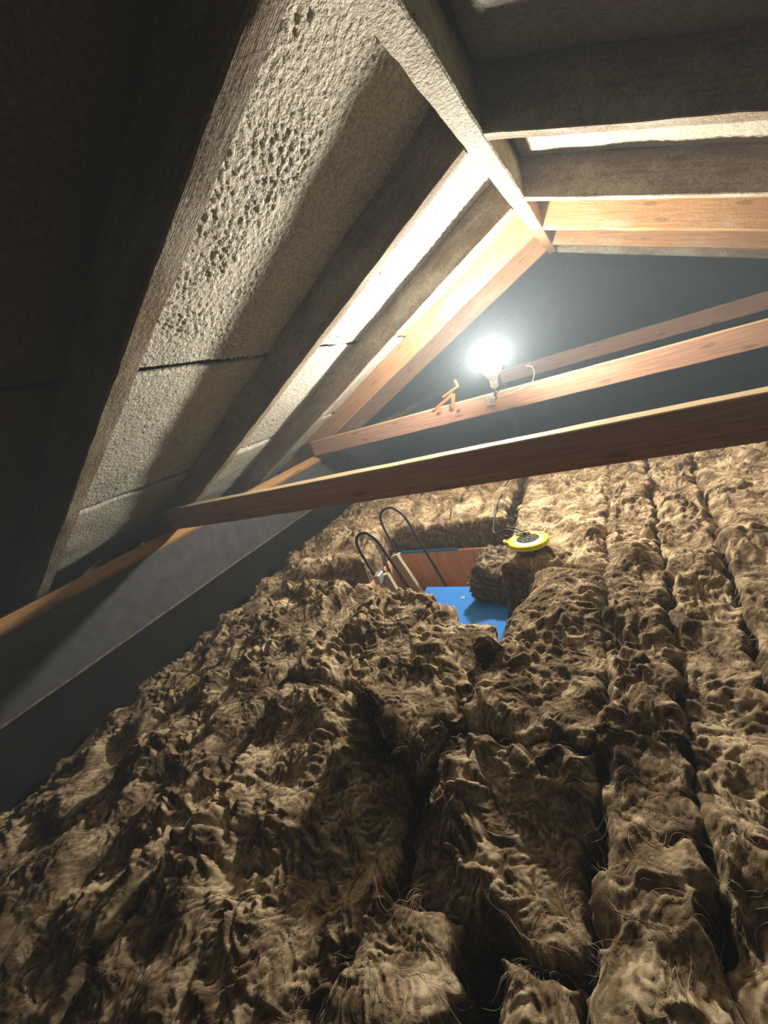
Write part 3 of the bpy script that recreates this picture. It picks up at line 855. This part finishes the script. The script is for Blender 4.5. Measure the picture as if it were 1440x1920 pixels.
# ------------------------------------------------------------------ lamp
lamp = empty('clamp_lamp', LAMP, 'bare glaring work lamp fixed to the middle ceiling tie', 'lamp')
def sphere_prof(r, n=18):
    return [(r * math.sin(math.pi * k / n), -r * math.cos(math.pi * k / n)) for k in range(n + 1)]
Lz = LAMP.z
# the dome gives the light, the opaque lower half of the bulb is its plastic body
aim = Vector((0.15, -0.52, 0.84)).normalized()
rot = aim.to_track_quat('Z', 'Y').to_matrix().to_4x4()
dome = [(LAMP_R * math.sin(t), LAMP_R * math.cos(t)) for t in np.linspace(0, math.radians(97), 11)]
bl = lathe('bulb', dome, M_BULB, Matrix.Translation(LAMP) @ rot, lamp, 24)
rl, zlw = dome[-1]
lathe('bulb_body', [(rl + 0.0015, zlw + 0.002), (rl + 0.0015, zlw - 0.002), (LAMP_R * 0.86, -LAMP_R * 0.6), (LAMP_R * 0.5, -LAMP_R * 1.3), (0.018, -LAMP_R * 1.6), (0.016, -LAMP_R * 1.7), (0.0, -LAMP_R * 1.7)], M_WHITE, Matrix.Translation(LAMP) @ rot, lamp, 28)
lathe('socket', [(0.019, -LAMP_R * 1.55), (0.021, -LAMP_R * 1.62), (0.021, -LAMP_R * 1.62 - 0.04), (0.012, -LAMP_R * 1.62 - 0.05), (0.0, -LAMP_R * 1.62 - 0.05)], M_WHITE, Matrix.Translation(LAMP) @ rot, lamp, 24)
back = -aim
bk = LAMP + back * (LAMP_R * 1.62 + 0.045)
neck_end = Vector((-0.60, 2.470, H - 0.29))
tube('gooseneck', [bk, bk + back * 0.03, Vector((-0.53, 2.30, H - 0.285)), Vector((-0.575, 2.40, H - 0.285)), neck_end], 0.005, M_STEEL, lamp, 10, 8)
cl = box_mesh('clamp_plate', (-0.63, 2.458, H - 0.335), (-0.57, 2.476, H - 0.262), M_STEEL, lamp)
tube('hanging_hook', [(-0.36, 2.440, H - 0.165), (-0.335, 2.44, H - 0.175), (-0.325, 2.445, H - 0.205), (-0.335, 2.46, H - 0.235), (-0.352, 2.47, H - 0.262), (-0.42, 2.471, H - 0.285), (-0.57, 2.471, H - 0.30)], 0.003, M_STEEL, lamp, 8, 6)

# orange spring clamp gripping the middle tie
sc = empty('spring_clamp', (-0.84, 2.46, H - 0.27), 'orange spring clamp gripping the middle ceiling tie, left of the lamp', 'clamp')
def bar(nm, pa, pb, w, t, mat, seed):
    return timber(nm, pa, pb, (0, -1, 0.0), w, t, mat, 0.0004, seed, 0.003, 0.02, parent=sc)
CY = 2.462
bar('jaw', (-0.884, CY, H - 0.205), (-0.770, CY, H - 0.166), 0.013, 0.016, M_ORANGE, 51)
bar('handle', (-0.772, CY, H - 0.168), (-0.782, CY, H - 0.126), 0.015, 0.014, M_ORANGE, 52)
bar('jaw', (-0.950, CY, H - 0.266), (-0.815, CY, H - 0.205), 0.018, 0.018, M_ORANGE, 53)
bar('handle', (-0.812, CY, H - 0.203), (-0.838, CY, H - 0.290), 0.022, 0.018, M_ORANGE, 54)
bar('spring_body', (-0.870, CY + 0.004, H - 0.215), (-0.835, CY + 0.004, H - 0.200), 0.03, 0.012, M_HUB, 55)
for p in ((-0.928, CY - 0.004, H - 0.292), (-0.800, CY - 0.004, H - 0.306)):
    lathe('pad', [(0, 0.010), (0.008, 0.009), (0.010, 0.0), (0.008, -0.008), (0, -0.009)], M_ORANGE, Matrix.Translation(p) @ Matrix.Rotation(1.4, 4, 'X'), sc, 14)

# ------------------------------------------------------------------ cables
cb = tube('lamp_cable', [bk + Vector((0, 0.01, -0.01)), (-0.53, 2.30, H - 0.262), (-0.52, 2.46, H - 0.252), (-0.50, 2.545, H - 0.28), (-0.495, 2.56, H - 0.45), (-0.50, 2.54, H - 0.70), (-0.515, 2.42, H - 0.735), (-0.53, 2.15, H - 0.735), (-0.527, 1.95, H - 0.735), (-0.52, 1.78, H - 0.735), (-0.515, 1.70, H - 0.755), (-0.512, 1.63, H - 0.785), (-0.485, 1.60, H - 0.785), (-0.43, 1.57, H - 0.755), (-0.385, 1.50, H - 0.715), (-0.35, 1.45, H - 0.705), (-0.325, 1.425, H - 0.708)], 0.0034, M_RUBBER, None, 8, 8)
tag(cb, 'thin black lamp cable running over the insulation to the yellow reel', 'cable')
cb2 = tube('supply_cable', [(-0.36, 1.44, H - 0.708), (-0.42, 1.53, H - 0.735), (-0.475, 1.59, H - 0.775), (-0.505, 1.615, H - 0.80), (-0.522, 1.64, H - 0.86), (-0.525, 1.66, H - 0.93), (-0.505, 1.665, H - 1.00), (-0.50, 1.665, H - 1.10)], 0.0034, M_RUBBER, None, 8, 8)
tag(cb2, 'thin black supply cable dropping from the reel into the hatch', 'cable')

# pale scraps lying about
for k, (x, y, z, s, lab) in enumerate(((-0.402, 0.805, -0.674, 0.012, 'pale yellowish scrap on the torn flap below the blue board'), (-0.289, 0.545, -0.768, 0.009, 'small white tuft on the raised lip of the torn batt'))):
    a = rng.uniform(0, 6.28, 9)
    V = [(math.cos(t * 0.785) * s * rng.uniform(0.6, 1.1), math.sin(t * 0.785) * s * 0.6 * rng.uniform(0.6, 1.1), rng.uniform(0, 0.003)) for t in range(8)] + [(0, 0, 0.007), (0, 0, -0.004)]
    F = [[t, (t + 1) % 8, 8] for t in range(8)] + [[(t + 1) % 8, t, 9] for t in range(8)]
    o = mesh_obj('scrap', V, F, M_PAPER, None, True); o.location = (x, y, z + H); o.rotation_euler = (0.2, 0.1, k * 1.3)
    tag(o, lab, 'scrap')

# ------------------------------------------------------------------ haze volume added to spread a glow around the lamp
if HAZE > 0:
    mt = bpy.data.materials.new('lamp_glow_air'); mt.use_nodes = True
    nt = mt.node_tree; nt.nodes.remove(nt.nodes['Principled BSDF'])
    v = nt.nodes.new('ShaderNodeVolumeScatter')
    v.inputs['Color'].default_value = (0.80, 0.93, 1.0, 1); v.inputs['Density'].default_value = HAZE
    v.inputs['Anisotropy'].default_value = 0.0
    nt.links.new(v.outputs[0], nt.nodes['Material Output'].inputs['Volume'])
    hz = box_mesh('lamp_glow_haze', (EAVE_L + 0.02, Y0 + 0.02, 0.01), (EAVE_R - 0.02, Y_FAR - 0.02, ZR + 0.35), mt)
    tag(hz, 'thin haze added for the glow around the lamp', 'haze', kind='stuff')
